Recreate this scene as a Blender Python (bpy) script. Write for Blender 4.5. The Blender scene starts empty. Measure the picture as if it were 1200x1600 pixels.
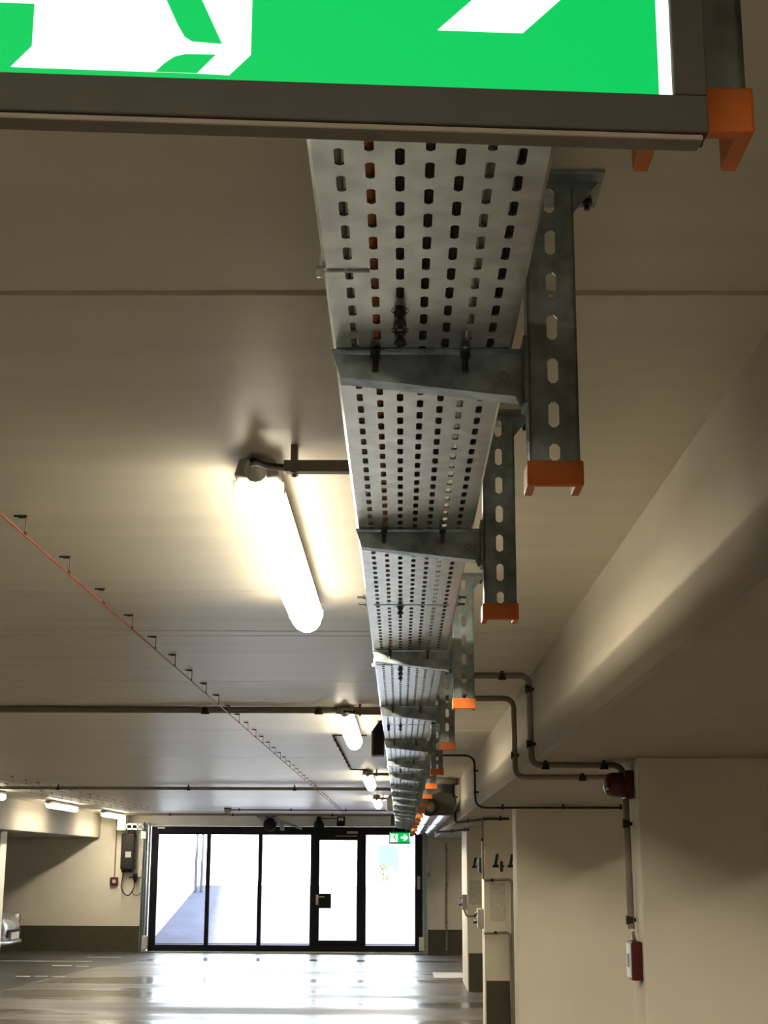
import bpy, bmesh, math, random
from mathutils import Vector, Matrix
R = random.Random(7)
SC = bpy.context.scene
COL = SC.collection
PI = math.pi

# ------------------------------------------------------------------ camera
cd = bpy.data.cameras.new('camera'); cam = bpy.data.objects.new('camera', cd); COL.objects.link(cam)
cd.sensor_fit = 'VERTICAL'; cd.sensor_height = 24.0; cd.lens = 2300.0 / 1600.0 * 24.0
cd.clip_start = 0.02; cd.clip_end = 500
cam.location = (0, 0, 1.65)
EUL = (math.radians(90 + 13.4458), math.radians(-0.25), math.radians(0.688))
yaw, pitch, roll = math.radians(-0.688), math.radians(13.4458), math.radians(0.25)
F = Vector((math.sin(yaw) * math.cos(pitch), math.cos(yaw) * math.cos(pitch), math.sin(pitch)))
Rv = Vector((math.cos(yaw), -math.sin(yaw), 0)); Uv = Rv.cross(F)
R2 = math.cos(roll) * Rv + math.sin(roll) * Uv; U2 = -math.sin(roll) * Rv + math.cos(roll) * Uv
cam.rotation_euler = Matrix((R2, U2, -F)).transposed().to_euler()
SC.camera = cam

# ------------------------------------------------------------------ light and exposure
W = bpy.data.worlds.new('sky'); SC.world = W; W.use_nodes = True
bg = W.node_tree.nodes['Background']; bg.inputs[0].default_value = (0.85, 0.89, 1.0, 1); bg.inputs[1].default_value = 3.7
sl = bpy.data.lights.new('sun', 'SUN'); sl.energy = 17; sl.angle = math.radians(9.0); sl.color = (1, 0.95, 0.88)
sun = bpy.data.objects.new('sun', sl); COL.objects.link(sun)
sun.rotation_euler = Vector((0.55, 0.25, -0.80)).to_track_quat('-Z', 'Y').to_euler()
SC.view_settings.view_transform = 'Standard'; SC.view_settings.look = 'None'
SC.view_settings.exposure = 1.86; SC.view_settings.gamma = 1.0; SC.view_settings.use_curve_mapping = False
SC.cycles.use_denoising = True
SC.cycles.max_bounces = 8; SC.cycles.diffuse_bounces = 5; SC.cycles.transparent_max_bounces = 12
SC.cycles.sample_clamp_indirect = 6.0
LAMP_POWER = 5.0
LAMP_DOWN = 18.0
LAMP_COL = (1.0, 0.885, 0.68, 1)

# ------------------------------------------------------------------ helpers
def material(name, col, rough=0.6, metal=0.0, var=0.12, scale=6.0, bump=0.0, bscale=60.0, spec=0.5, stretch=(1, 1, 1), rvar=0.0):
    m = bpy.data.materials.new(name); m.use_nodes = True
    nt = m.node_tree; b = nt.nodes['Principled BSDF']
    b.inputs['Roughness'].default_value = rough; b.inputs['Metallic'].default_value = metal
    b.inputs['Specular IOR Level'].default_value = spec
    tc = nt.nodes.new('ShaderNodeTexCoord'); mp = nt.nodes.new('ShaderNodeMapping')
    mp.inputs['Scale'].default_value = stretch
    nt.links.new(tc.outputs['Object'], mp.inputs[0])
    n = nt.nodes.new('ShaderNodeTexNoise'); n.inputs['Scale'].default_value = scale; n.inputs['Detail'].default_value = 5
    nt.links.new(mp.outputs[0], n.inputs['Vector'])
    r = nt.nodes.new('ShaderNodeValToRGB')
    r.color_ramp.elements[0].position = 0.3; r.color_ramp.elements[1].position = 0.7
    r.color_ramp.elements[0].color = tuple(c * (1 - var) for c in col) + (1,)
    r.color_ramp.elements[1].color = tuple(min(1, c * (1 + var)) for c in col) + (1,)
    nt.links.new(n.outputs['Fac'], r.inputs[0]); nt.links.new(r.outputs[0], b.inputs['Base Color'])
    if rvar:
        mr = nt.nodes.new('ShaderNodeMapRange'); mr.inputs[1].default_value = 0.35; mr.inputs[2].default_value = 0.65
        mr.inputs[3].default_value = rough - rvar; mr.inputs[4].default_value = rough + rvar
        nt.links.new(n.outputs['Fac'], mr.inputs[0]); nt.links.new(mr.outputs[0], b.inputs['Roughness'])
    if bump:
        n2 = nt.nodes.new('ShaderNodeTexNoise'); n2.inputs['Scale'].default_value = bscale; n2.inputs['Detail'].default_value = 3
        nt.links.new(mp.outputs[0], n2.inputs['Vector'])
        bp = nt.nodes.new('ShaderNodeBump'); bp.inputs['Strength'].default_value = bump; bp.inputs['Distance'].default_value = 0.01
        nt.links.new(n2.outputs['Fac'], bp.inputs['Height']); nt.links.new(bp.outputs[0], b.inputs['Normal'])
    return m

def emitter(name, col, strength):
    m = material(name, tuple(0.05 * c for c in col[:3]), 0.6, var=0.0, spec=0.2)
    b = m.node_tree.nodes['Principled BSDF']
    b.inputs['Emission Color'].default_value = tuple(col[:3]) + (1,); b.inputs['Emission Strength'].default_value = strength
    return m

def glass(name):
    m = bpy.data.materials.new(name); m.use_nodes = True; nt = m.node_tree
    nt.nodes.remove(nt.nodes['Principled BSDF']); out = nt.nodes['Material Output']
    t = nt.nodes.new('ShaderNodeBsdfTransparent'); t.inputs[0].default_value = (0.94, 0.97, 0.96, 1)
    g = nt.nodes.new('ShaderNodeBsdfGlossy'); g.inputs['Roughness'].default_value = 0.03
    fr = nt.nodes.new('ShaderNodeFresnel'); fr.inputs[0].default_value = 1.45
    mx = nt.nodes.new('ShaderNodeMixShader')
    nt.links.new(fr.outputs[0], mx.inputs[0]); nt.links.new(t.outputs[0], mx.inputs[1]); nt.links.new(g.outputs[0], mx.inputs[2])
    nt.links.new(mx.outputs[0], out.inputs[0])
    return m

class MB:
    """collects shapes, then links them as one mesh object"""
    def __init__(s): s.v = []; s.f = []; s.sm = []
    def add(s, vs, fs, smooth=False):
        k = len(s.v); s.v += [tuple(p) for p in vs]
        for f in fs: s.f.append(tuple(i + k for i in f)); s.sm.append(smooth)
        return s
    def box(s, x0, x1, y0, y1, z0, z1, c=0.0):
        """box, optionally with chamfered edges (c)"""
        if c <= 0:
            vs = [(x, y, z) for x in (x0, x1) for y in (y0, y1) for z in (z0, z1)]
            return s.add(vs, [(0, 1, 3, 2), (4, 6, 7, 5), (0, 4, 5, 1), (2, 3, 7, 6), (0, 2, 6, 4), (1, 5, 7, 3)])
        bm = bmesh.new(); bmesh.ops.create_cube(bm, size=1)
        for v in bm.verts: v.co = Vector(((x0 + x1) / 2 + v.co.x * (x1 - x0), (y0 + y1) / 2 + v.co.y * (y1 - y0), (z0 + z1) / 2 + v.co.z * (z1 - z0)))
        bmesh.ops.bevel(bm, geom=list(bm.edges), offset=c, segments=2, affect='EDGES', profile=0.5)
        bm.verts.index_update()
        s.add([v.co[:] for v in bm.verts], [[v.index for v in f.verts] for f in bm.faces]); bm.free(); return s
    def prism(s, pts, a, b, axis='y'):
        """polygon pts extruded from a to b along an axis"""
        def q(p, t): return {'y': (p[0], t, p[1]), 'x': (t, p[0], p[1]), 'z': (p[0], p[1], t)}[axis]
        n = len(pts); vs = [q(p, a) for p in pts] + [q(p, b) for p in pts]
        fs = [tuple(range(n))[::-1], tuple(range(n, 2 * n))] + [(i, (i + 1) % n, n + (i + 1) % n, n + i) for i in range(n)]
        return s.add(vs, fs)
    def tube(s, pts, r, n=10, cap=True, smooth=True):
        pts = [Vector(p) for p in pts]; m = len(pts); vs = []; fs = []
        rs = r if isinstance(r, (list, tuple)) else [r] * m
        up = None
        for i, p in enumerate(pts):
            d = (pts[min(i + 1, m - 1)] - pts[max(i - 1, 0)]).normalized()
            if up is None: up = Vector((0, 0, 1)) if abs(d.z) < 0.9 else Vector((1, 0, 0))
            a = d.cross(up); a.normalize(); b = a.cross(d); b.normalize(); up = b
            for k in range(n):
                t = 2 * PI * k / n; vs.append(p + a * math.cos(t) * rs[i] + b * math.sin(t) * rs[i])
        for i in range(m - 1):
            for k in range(n): fs.append((i * n + k, i * n + (k + 1) % n, (i + 1) * n + (k + 1) % n, (i + 1) * n + k))
        s.add(vs, fs, smooth)
        if cap: s.add([vs[k] for k in range(n)], [tuple(range(n))[::-1]]); s.add([vs[(m - 1) * n + k] for k in range(n)], [tuple(range(n))])
        return s
    def lathe(s, prof, c, axis='z', n=20, smooth=True):
        """profile [(radius, height)] turned about an axis through c"""
        vs = []; fs = []
        for r, h in prof:
            for k in range(n):
                t = 2 * PI * k / n; a, b = r * math.cos(t), r * math.sin(t)
                vs.append({'z': (c[0] + a, c[1] + b, c[2] + h), 'x': (c[0] + h, c[1] + a, c[2] + b), 'y': (c[0] + b, c[1] + h, c[2] + a)}[axis])
        for i in range(len(prof) - 1):
            for k in range(n): fs.append((i * n + k, i * n + (k + 1) % n, (i + 1) * n + (k + 1) % n, (i + 1) * n + k))
        return s.add(vs, fs, smooth)
    def build(s, name, mat, parent=None, loc=(0, 0, 0)):
        me = bpy.data.meshes.new(name); me.from_pydata(s.v, [], s.f); me.update()
        me.polygons.foreach_set('use_smooth', s.sm)
        bm = bmesh.new(); bm.from_mesh(me); bmesh.ops.recalc_face_normals(bm, faces=bm.faces); bm.to_mesh(me); bm.free()
        me.materials.append(mat)
        o = bpy.data.objects.new(name, me); COL.objects.link(o); o.location = loc
        if parent: o.parent = parent
        return o

def tag(o, label=None, cat=None, group=None, kind=None):
    if label: o['label'] = label
    if cat: o['category'] = cat
    if group: o['group'] = group
    if kind: o['kind'] = kind
    return o
def empty(name, loc, label=None, cat=None, group=None, kind=None):
    o = bpy.data.objects.new(name, None); COL.objects.link(o); o.location = loc; o.empty_display_size = 0.05
    return tag(o, label, cat, group, kind)
def copy_tree(o, parent=None):
    c = o.copy(); COL.objects.link(c)
    if parent: c.parent = parent
    for ch in list(o.children): copy_tree(ch, c)
    return c
def arc(c, r, a0, a1, u, v, n=6):
    """points of an arc about c in the plane of unit vectors u, v"""
    c, u, v = Vector(c), Vector(u), Vector(v)
    return [c + u * r * math.cos(a0 + (a1 - a0) * i / n) + v * r * math.sin(a0 + (a1 - a0) * i / n) for i in range(n + 1)]
def rounded(pts, r, n=5):
    """polyline with rounded corners"""
    pts = [Vector(p) for p in pts]; out = [pts[0]]
    for a, b, c in zip(pts, pts[1:], pts[2:]):
        d1 = (a - b).normalized(); d2 = (c - b).normalized(); k = min(r, (a - b).length / 2, (c - b).length / 2)
        p, q = b + d1 * k, b + d2 * k
        for i in range(n + 1):
            t = i / n; out.append(p * (1 - t) ** 2 + b * 2 * t * (1 - t) + q * t * t)
    return out + [pts[-1]]

# ------------------------------------------------------------------ materials
M = {}
M['ceil'] = material('painted_ceiling', (0.76, 0.71, 0.57), 0.40, var=0.05, scale=1.6, bump=0.06, bscale=3.0, spec=0.24, stretch=(0.5, 5, 1))
M['wall'] = material('painted_concrete', (0.76, 0.71, 0.585), 0.7, var=0.04, scale=2.5, bump=0.12, bscale=90, spec=0.3)
M['soffit'] = material('shaded_soffit', (0.42, 0.38, 0.30), 0.75, var=0.04, scale=3, bump=0.1, bscale=70, spec=0.25)  # same paint as the ceiling, darkened in colour to stand in for shade
M['band'] = material('brown_dado_paint', (0.070, 0.060, 0.036), 0.55, var=0.12, scale=5, spec=0.4)
M['floor'] = material('coated_floor', (0.135, 0.123, 0.108), 0.33, var=0.22, scale=1.1, bump=0.14, bscale=7.0, spec=0.42, stretch=(0.16, 0.8, 1), rvar=0.16)
M['bay'] = material('dark_bay_paint', (0.06, 0.057, 0.05), 0.4, var=0.25, scale=3, spec=0.4)
M['mark'] = material('white_road_paint', (0.75, 0.75, 0.72), 0.5, var=0.1, scale=20)
M['galv'] = material('galvanised_steel', (0.34, 0.40, 0.41), 0.40, 0.7, var=0.34, scale=34)
M['galv2'] = material('galvanised_strut', (0.28, 0.335, 0.335), 0.42, 0.7, var=0.3, scale=30)
M['tray'] = material('tray_steel', (0.58, 0.635, 0.65), 0.27, 0.88, var=0.2, scale=22)
M['bolt'] = material('dark_steel', (0.10, 0.10, 0.10), 0.45, 0.7, var=0.2, scale=60)
M['zinc'] = material('bright_zinc', (0.6, 0.58, 0.52), 0.3, 0.9, var=0.1, scale=40)
M['orange'] = material('orange_plastic', (0.70, 0.155, 0.014), 0.5, var=0.06, scale=20)
M['black'] = material('black_powder_coat', (0.008, 0.009, 0.012), 0.5, var=0.15, scale=10, spec=0.2)
M['dark'] = material('dark_grey_plastic', (0.016, 0.015, 0.013), 0.55, spec=0.25, var=0.15, scale=15)
M['grey'] = material('grey_plastic', (0.40, 0.38, 0.34), 0.5, var=0.06, scale=20)
M['pale'] = material('pale_plastic', (0.68, 0.66, 0.60), 0.45, var=0.05, scale=20)
M['white'] = material('white_plastic', (0.85, 0.85, 0.82), 0.4, var=0.03, scale=20)
M['conduit'] = material('grey_conduit', (0.24, 0.21, 0.165), 0.5, var=0.1, scale=12)
M['cable'] = material('dark_cable', (0.045, 0.038, 0.030), 0.8, var=0.15, scale=20, spec=0.15)
M['greycable'] = material('grey_cable', (0.35, 0.34, 0.32), 0.5, var=0.1, scale=20)
M['browncable'] = material('orange_brown_cable', (0.42, 0.13, 0.045), 0.5, var=0.1, scale=20)
M['redcable'] = material('red_cable', (0.38, 0.06, 0.04), 0.5, var=0.1, scale=20)
M['red'] = material('dark_red_plastic', (0.080, 0.006, 0.006), 0.4, var=0.08, scale=20)
M['yellow'] = material('yellow_plastic', (0.65, 0.42, 0.03), 0.5, var=0.08, scale=20)
M['signframe'] = material('shaded_frame_paint', (0.062, 0.056, 0.044), 0.6, spec=0.2, var=0.06, scale=30)  # light grey frame, darkened in colour for its shaded front
M['litlip'] = material('lit_underside_paint', (0.24, 0.21, 0.165), 0.6, var=0.1, scale=30, spec=0.2)  # same frame, lightened in colour for light caught from below
M['sgreen'] = emitter('lit_green_panel', (0.0, 0.64, 0.115), 0.265)
M['swhite'] = emitter('lit_white_panel', (0.95, 1.0, 0.97), 0.5)
M['diff'] = emitter('lamp_diffuser', LAMP_COL, LAMP_POWER)
M['glass'] = glass('clear_glass')
M['duct'] = material('spiral_duct_metal', (0.62, 0.63, 0.66), 0.22, 0.95, var=0.08, scale=8)
M['ductgrey'] = material('dull_duct_metal', (0.07, 0.066, 0.055), 0.5, 0.4, var=0.1, scale=8)
M['notice'] = material('faded_notice', (0.60, 0.56, 0.47), 0.7, var=0.16, scale=30)
M['ink'] = material('black_stencil_paint', (0.015, 0.014, 0.012), 0.6, var=0.1, scale=20)
M['carpaint'] = material('silver_car_paint', (0.50, 0.51, 0.55), 0.25, 0.6, var=0.03, scale=5)
M['carglass'] = material('dark_car_glass', (0.02, 0.022, 0.025), 0.08, var=0.05)
M['rubber'] = material('black_rubber', (0.018, 0.018, 0.018), 0.7, var=0.1)
M['lens'] = material('headlamp_lens', (0.75, 0.77, 0.8), 0.12, 0.3, var=0.05)
M['asphalt'] = material('ramp_asphalt', (0.060, 0.063, 0.090), 0.9, var=0.12, scale=2, spec=0.05, bump=0.2, bscale=40)
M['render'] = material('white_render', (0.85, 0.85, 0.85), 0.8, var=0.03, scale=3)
M['teal'] = material('teal_board', (0.017, 0.056, 0.042), 0.5, var=0.04)
M['pipe'] = material('blue_grey_pipe', (0.030, 0.038, 0.048), 0.6, var=0.05)
M['leaf'] = material('shrub_leaf', (0.05, 0.08, 0.025), 0.6, var=0.4, scale=12)

CZ = 2.58          # ceiling
SZR, SZL = 2.14, 2.12   # lower soffits right and left of the aisle
XR, XL = 0.655, -5.85   # edges of those soffits
YG = 29.27         # gate wall
YB = -12.0

# ------------------------------------------------------------------ setting
def struct(name, mb, mat, parent=None):
    o = mb.build(name, mat, parent)
    if not parent: o['kind'] = 'structure'
    return o
fl = struct('floor', MB().box(-12, 9, YB, YG + 0.35, -0.25, 0), M['floor'])
bay = MB().prism([(-11.9, 14.0), (-5.25, 14.0), (-5.25, 20.5), (-5.15, 22.0), (-4.95, 24.8), (-4.35, 27.2), (-3.95, 28.9), (-5.0, 29.15), (-11.9, 29.15)], 0.0005, 0.003, 'z')
struct('bay_surface', bay, M['bay'], fl)
for (x0, x1, y) in ((-5.70, -5.50, 22.8), (-5.44, -5.24, 22.85), (-5.17, -4.98, 22.8), (-5.72, -5.4, 25.2), (-5.3, -5.1, 25.1), (-5.62, -5.0, 27.45), (-11, -5.3, 20.15), (-11, -5.3, 26.3)):
    struct('painted_line', MB().box(x0, x1, y - 0.06, y + 0.06, 0.003, 0.005), M['mark'], fl)
for (x0, x1, y0, y1) in ((0.5, 0.98, 23.0, 24.1),):
    struct('painted_line', MB().box(x0, x1, y0, y1, 0.0005, 0.003), M['mark'], fl)

# ceiling: precast slabs with recessed joints
ce = struct('ceiling', MB().box(XL - 0.1, XR + 0.05, YB, YG + 0.3, CZ + 0.008, CZ + 0.3), M['ceil'])
joints = [(-9.0, .02), (-6.2, .01), (-3.4, .02), (-0.5, .012), (2.31, .026), (5.10, .006), (6.0, .018), (6.13, .016), (7.72, .008), (10.6, .012), (13.4, .012), (16.2, .012), (19.3, .012), (22.1, .012), (24.9, .012), (27.6, .012)]
ys = [YB] + [j[0] for j in joints] + [YG + 0.3]; gp = [0] + [j[1] for j in joints] + [0]
for i in range(len(ys) - 1):
    struct('ceiling_slab', MB().box(XL, XR, ys[i] + gp[i] / 2, ys[i + 1] - gp[i + 1] / 2, CZ, CZ + 0.010), M['ceil'], ce)
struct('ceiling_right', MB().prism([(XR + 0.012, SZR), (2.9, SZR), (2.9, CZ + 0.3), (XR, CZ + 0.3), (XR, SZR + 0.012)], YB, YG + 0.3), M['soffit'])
struct('ceiling_far_right', MB().box(2.9, 8.6, YB, YG + 0.3, CZ, CZ + 0.3), M['ceil'])
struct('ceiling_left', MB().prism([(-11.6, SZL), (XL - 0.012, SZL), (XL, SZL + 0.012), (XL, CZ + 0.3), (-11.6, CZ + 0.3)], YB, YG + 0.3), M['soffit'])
struct('wall_left', MB().box(-11.8, -11.5, YB, YG + 0.3, 0, CZ + 0.3), M['wall'])
struct('wall_right', MB().box(8.5, 8.8, YB, YG + 0.3, 0, CZ + 0.3), M['wall'])
struct('wall_behind', MB().box(-11.8, 8.8, YB - 0.3, YB, 0, CZ + 0.3), M['wall'])
GX0, GX1 = -4.86, 0.42
wl = struct('wall_gate_left', MB().box(-11.5, GX0, YG, YG + 0.3, 0, CZ + 0.2), M['wall'])
struct('painted_dado', MB().box(-11.5, GX0 - 0.02, YG - 0.004, YG + 0.01, 0, 0.47), M['band'], wl)
wr = struct('wall_gate_right', MB().box(GX1, 8.5, YG, YG + 0.3, 0, CZ + 0.2), M['wall'])
struct('painted_dado', MB().box(GX1 + 0.1, 8.5, YG - 0.004, YG + 0.01, 0, 0.43), M['band'], wr)
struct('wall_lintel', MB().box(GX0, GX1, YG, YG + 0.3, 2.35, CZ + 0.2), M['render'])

# pillars between the bays on the right
def pillar(x0, x1, y0, y1, label, dado):
    p = empty('concrete_pillar', (x0, y0, 0), label, 'pillar', 'concrete pillars along the right of the aisle')
    MB().box(0, x1 - x0, 0, y1 - y0, 0, SZR, 0.008).build('shaft', M['wall'], p)
    if dado: MB().box(0.015, x1 - x0, -0.003, 0.01, 0, dado).build('painted_dado', M['band'], p)
    return p
pB = pillar(1.10, 2.45, 6.95, 7.32, 'nearest beige pillar wall at right with red alarm boxes on its side', 0.42)
pA = pillar(0.985, 2.45, 12.9, 13.3, 'beige pillar wall directly behind the one with red alarm boxes', 0.0)
p1 = pillar(0.865, 2.45, 15.8, 16.2, 'beige pillar painted with black number 44 over dark base band', 0.49)
p2 = pillar(0.90, 2.45, 20.6, 22.3, 'farthest beige pillar beside the glass gate with dark base band', 0.49)
def stencil4(kx=0.56, kz=0.67):
    a = MB()
    for P in ([(0.02, 0.115), (0.065, 0.30), (0.115, 0.30), (0.085, 0.155), (0.10, 0.115)], [(0.0, 0.095), (0.0, 0.135), (0.115, 0.135), (0.115, 0.095)], [(0.135, 0.03), (0.135, 0.19), (0.19, 0.19), (0.19, 0.03)], [(0.19, 0.10), (0.19, 0.13), (0.215, 0.13), (0.215, 0.10)]):
        a.prism([(x * kx, z * kz) for x, z in P], -0.004, 0)
    return a
stencil4().build('painted_number', M['ink'], p1, (0.095, -0.001, 1.555))
stencil4().build('painted_number', M['ink'], p1, (0.25, -0.001, 1.555))
stencil4().build('painted_number', M['ink'], p2, (0.07, -0.001, 1.54))
MB().box(0.06, 0.22, -0.003, 0, 1.08, 1.46).build('faded_notice', M['notice'], p1)
MB().box(0.03, 0.20, -0.003, 0, 1.12, 1.44).build('faded_notice', M['notice'], p2)
# column on the left
pl = empty('white_column', (-6.465, 23.2, 0), 'white painted column at far left edge, standing beside the silver car', 'column')
MB().box(0, 0.30, 0, 0.35, 0, SZL, 0.01).build('shaft', M['wall'], pl)

# ------------------------------------------------------------------ outside the gate
rp = MB().prism([(YG + 0.35, -0.02), (YG + 8.2, 1.12), (YG + 8.2, -0.6), (YG + 0.35, -0.6)], -5.4, 3.5, 'x')
struct('ramp', rp, M['asphalt'])
struct('ground_outside', MB().box(-30, 30, YG + 8.2, YG + 60, 0.8, 1.12), M['render'])
struct('wall_ramp_left', MB().box(-5.7, -5.0, YG + 0.3, YG + 10, -0.5, 2.0), M['render'])
struct('wall_ramp_right', MB().box(1.4, 1.8, YG + 0.3, YG + 8, -0.5, 2.2), M['render'])
sb = empty('teal_board', (-0.36, YG + 14, 1.12), 'pale teal board seen through the right pane of the gate', 'board')
MB().prism([(-0.28, 0.45), (0.30, 0.30), (0.30, 0.95), (0.16, 1.05), (-0.28, 1.05)], 0, 0.04).build('panel', M['teal'], sb)
MB().box(-0.03, 0.03, 0.04, 0.09, 0, 0.9).build('post', M['grey'], sb)
dp = empty('downpipe', (-4.93, YG + 7.2, 0.975), 'slim grey double downpipe on white ramp wall behind left pane', 'pipe')
MB().tube([(0.0, 0, 0.0), (0.0, 0, 1.72)], 0.035).build('pipe', M['pipe'], dp)
MB().tube([(0.14, 0, 0.0), (0.14, 0, 1.72)], 0.035).build('pipe', M['pipe'], dp)
MB().box(-0.065, 0.26, -0.06, 0.06, 1.70, 1.83, 0.01).build('hopper', M['dark'], dp)

# ------------------------------------------------------------------ glazed gate
gt = empty('door_1', ((GX0 + GX1) / 2, YG, 0), 'black framed glazed garage gate with four panes and a wicket door', None, None, 'structure')
gx = -(GX0 + GX1) / 2
def gbox(x0, x1, z0, z1, y0=-0.09, y1=-0.02, c=0.004): return MB().box(x0 + gx, x1 + gx, y0, y1, z0, z1, c)
gbox(-4.83, -4.69, 0.02, 2.345).build('frame_post', M['black'], gt)
gbox(0.275, 0.42, 0.02, 2.345).build('frame_post', M['black'], gt)
gbox(-4.69, 0.275, 2.19, 2.345).build('frame_rail', M['black'], gt)
gbox(-4.69, 0.275, 0.02, 0.135).build('frame_rail', M['black'], gt)
gbox(-4.69, 0.275, 0.15, 0.165, -0.1, -0.01, 0.002).build('frame_rail', M['black'], gt)
for a, b in ((-3.756, -3.675), (-2.752, -2.673), (-1.741, -1.62), (-0.79, -0.667)):
    gbox(a, b, 0.135, 2.19).build('mullion', M['black'], gt)
for a, b in ((-4.69, -3.756), (-3.675, -2.752), (-2.673, -1.741), (-0.667, 0.275)):
    gbox(a, b, 0.135, 2.19, -0.058, -0.050, 0).build('glass_pane', M['glass'], gt)
dl = MB()
for (a, b, c, d) in ((-1.62, -1.563, 0.135, 2.19), (-0.845, -0.79, 0.135, 2.19), (-1.563, -0.845, 2.09, 2.19), (-1.563, -0.845, 0.135, 0.227)):
    dl.box(a + gx, b + gx, -0.10, -0.03, c, d, 0.004)
dl = dl.build('door_leaf', M['black'], gt)
gbox(-1.563, -0.845, 0.227, 2.09, -0.066, -0.058, 0).build('glass_pane', M['glass'], dl)
gbox(-1.56, -1.335, 0.82, 1.09, -0.11, -0.02, 0.006).build('lock_box', M['black'], dl)
h = MB(); h.tube([(-1.60 + gx, -0.10, 1.03), (-1.60 + gx, -0.16, 1.03), (-1.46 + gx, -0.16, 1.03)], 0.012, 8); h.box(-1.625 + gx, -1.575 + gx, -0.108, -0.098, 0.88, 1.07, 0.002); h.lathe([(0.0, -0.012), (0.02, -0.012), (0.02, 0)], (-1.60 + gx, -0.108, 0.90), 'y', 10)
h.build('handle', M['zinc'], dl)['label'] = 'bright metal lever handle'
gbox(-1.04, -0.83, 2.215, 2.262, -0.15, -0.09, 0.004).build('door_closer', M['grey'], dl)
gbox(-1.26, -0.84, 2.165, 2.18, -0.125, -0.10, 0.002).build('closer_rail', M['grey'], dl)
gbox(0.315, 0.375, 1.18, 1.42, -0.094, -0.088, 0).build('vent_label', M['grey'], gt)
gbox(-4.72, -4.58, 2.30, 2.325, -0.10, -0.088, 0).build('white_sticker', M['white'], gt)
for x, s in ((-4.93, 1), (0.47, -1)):
    g_ = MB(); g_.box(x - 0.05 + gx, x + 0.05 + gx, -0.12, -0.1, 0.02, 2.42); g_.box(x - 0.05 + gx, x - 0.035 + gx, -0.2, -0.1, 0.02, 2.42); g_.box(x + 0.035 + gx, x + 0.05 + gx, -0.2, -0.1, 0.02, 2.42)
    g_.tube([(x + gx, -0.17, 0.1), (x + gx, -0.17, 2.4)], 0.012, 8)
    g_.build('guide_rail', M['galv'], gt)
    MB().box(x - 0.05 + s * 0.07 + gx, x + 0.05 + s * 0.07 + gx, -0.30, -0.12, 0.05, 0.30, 0.01).build('roller_cover', M['pale'], gt)
MB().box(-4.95 + gx, 0.45 + gx, -0.13, -0.005, 0.0, 0.018).build('threshold', M['white'], gt)  # white colour stands in for the daylight gap under the gate

# gate drive and the fittings about it
gd = empty('gate_drive', (-5.25, YG, 1.5), 'tall dark grey gate motor housing on wall left of the gate', 'motor')
MB().box(-0.14, 0.12, -0.24, -0.03, 0.02, 0.70, 0.025).build('housing', M['dark'], gd)
b_ = MB()
for i in range(5): b_.box(-0.12 + 0.045 * i, -0.09 + 0.045 * i, -0.2, -0.06, -0.03, 0.03, 0.004)
b_.build('cable_gland', M['dark'], gd)
MB().box(-0.05, 0.06, -0.246, -0.238, 0.25, 0.36, 0.002).build('label_plate', M['grey'], gd)
MB().box(-0.03, 0.10, -0.20, -0.01, 0.70, 0.86, 0.01).build('mount_bracket', M['dark'], gd)
MB().tube(rounded([(-0.09, -0.13, -0.02), (-0.13, -0.13, -0.35), (0.02, -0.13, -0.50), (0.13, -0.13, -0.32), (0.13, -0.13, -0.20)], 0.2, 8), 0.011, 8).build('cable', M['cable'], gd)
MB().lathe([(0.0, -0.15), (0.02, -0.15), (0.045, -0.04), (0.045, 0.02), (0.0, 0.02)], (0.14, -0.13, -0.07), 'z', 10).build('plug', M['black'], gd)
bb = empty('beam_bracket', (-5.32, YG, 2.2), 'pale steel bracket under ceiling above the gate motor', 'bracket')
MB().box(-0.14, 0.02, -0.35, -0.02, 0.06, 0.36, 0.006).build('plate_box', M['pale'], bb)
s_ = MB(); s_.box(0.02, 0.36, -0.30, -0.27, 0.16, 0.19); s_.box(0.02, 0.36, -0.30, -0.27, 0.07, 0.10)
for i in range(4): s_.box(0.02 + i * 0.105, 0.045 + i * 0.105, -0.30, -0.27, 0.07, 0.19)
s_.build('slotted_arm', M['galv'], bb)
MB().box(0.32, 0.42, -0.33, -0.25, -0.10, 0.04, 0.008).build('bracket_foot', M['pale'], bb)
sw = empty('emergency_switch', (-5.53, YG, 1.30), 'small dark red square switch on wall left of gate motor', 'switch')
MB().box(-0.075, 0.075, -0.06, 0, -0.08, 0.08, 0.012).build('housing', M['red'], sw)
MB().box(-0.03, 0.035, -0.068, -0.058, -0.03, 0.035, 0.004).build('button', M['pale'], sw)
MB().tube([(0.0, -0.02, 0.08), (0.0, -0.02, 1.24)], 0.014, 8).build('conduit', M['conduit'], sw)
wc = empty('wall_conduit', (-4.98, YG, 0.3), 'thin grey conduit with elbow on wall beside gate guide rail', 'conduit')
MB().tube(rounded([(0.0, -0.02, 0.0), (0.0, -0.02, 1.08), (-0.27, -0.02, 1.08)], 0.03), 0.014, 8).build('pipe', M['conduit'], wc)
MB().tube(arc((-0.11, -0.03, 0.82), 0.08, PI, 1.9 * PI, (1, 0, 0), (0, 0, 1), 8), 0.010, 6).build('hook', M['conduit'], wc)
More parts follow.
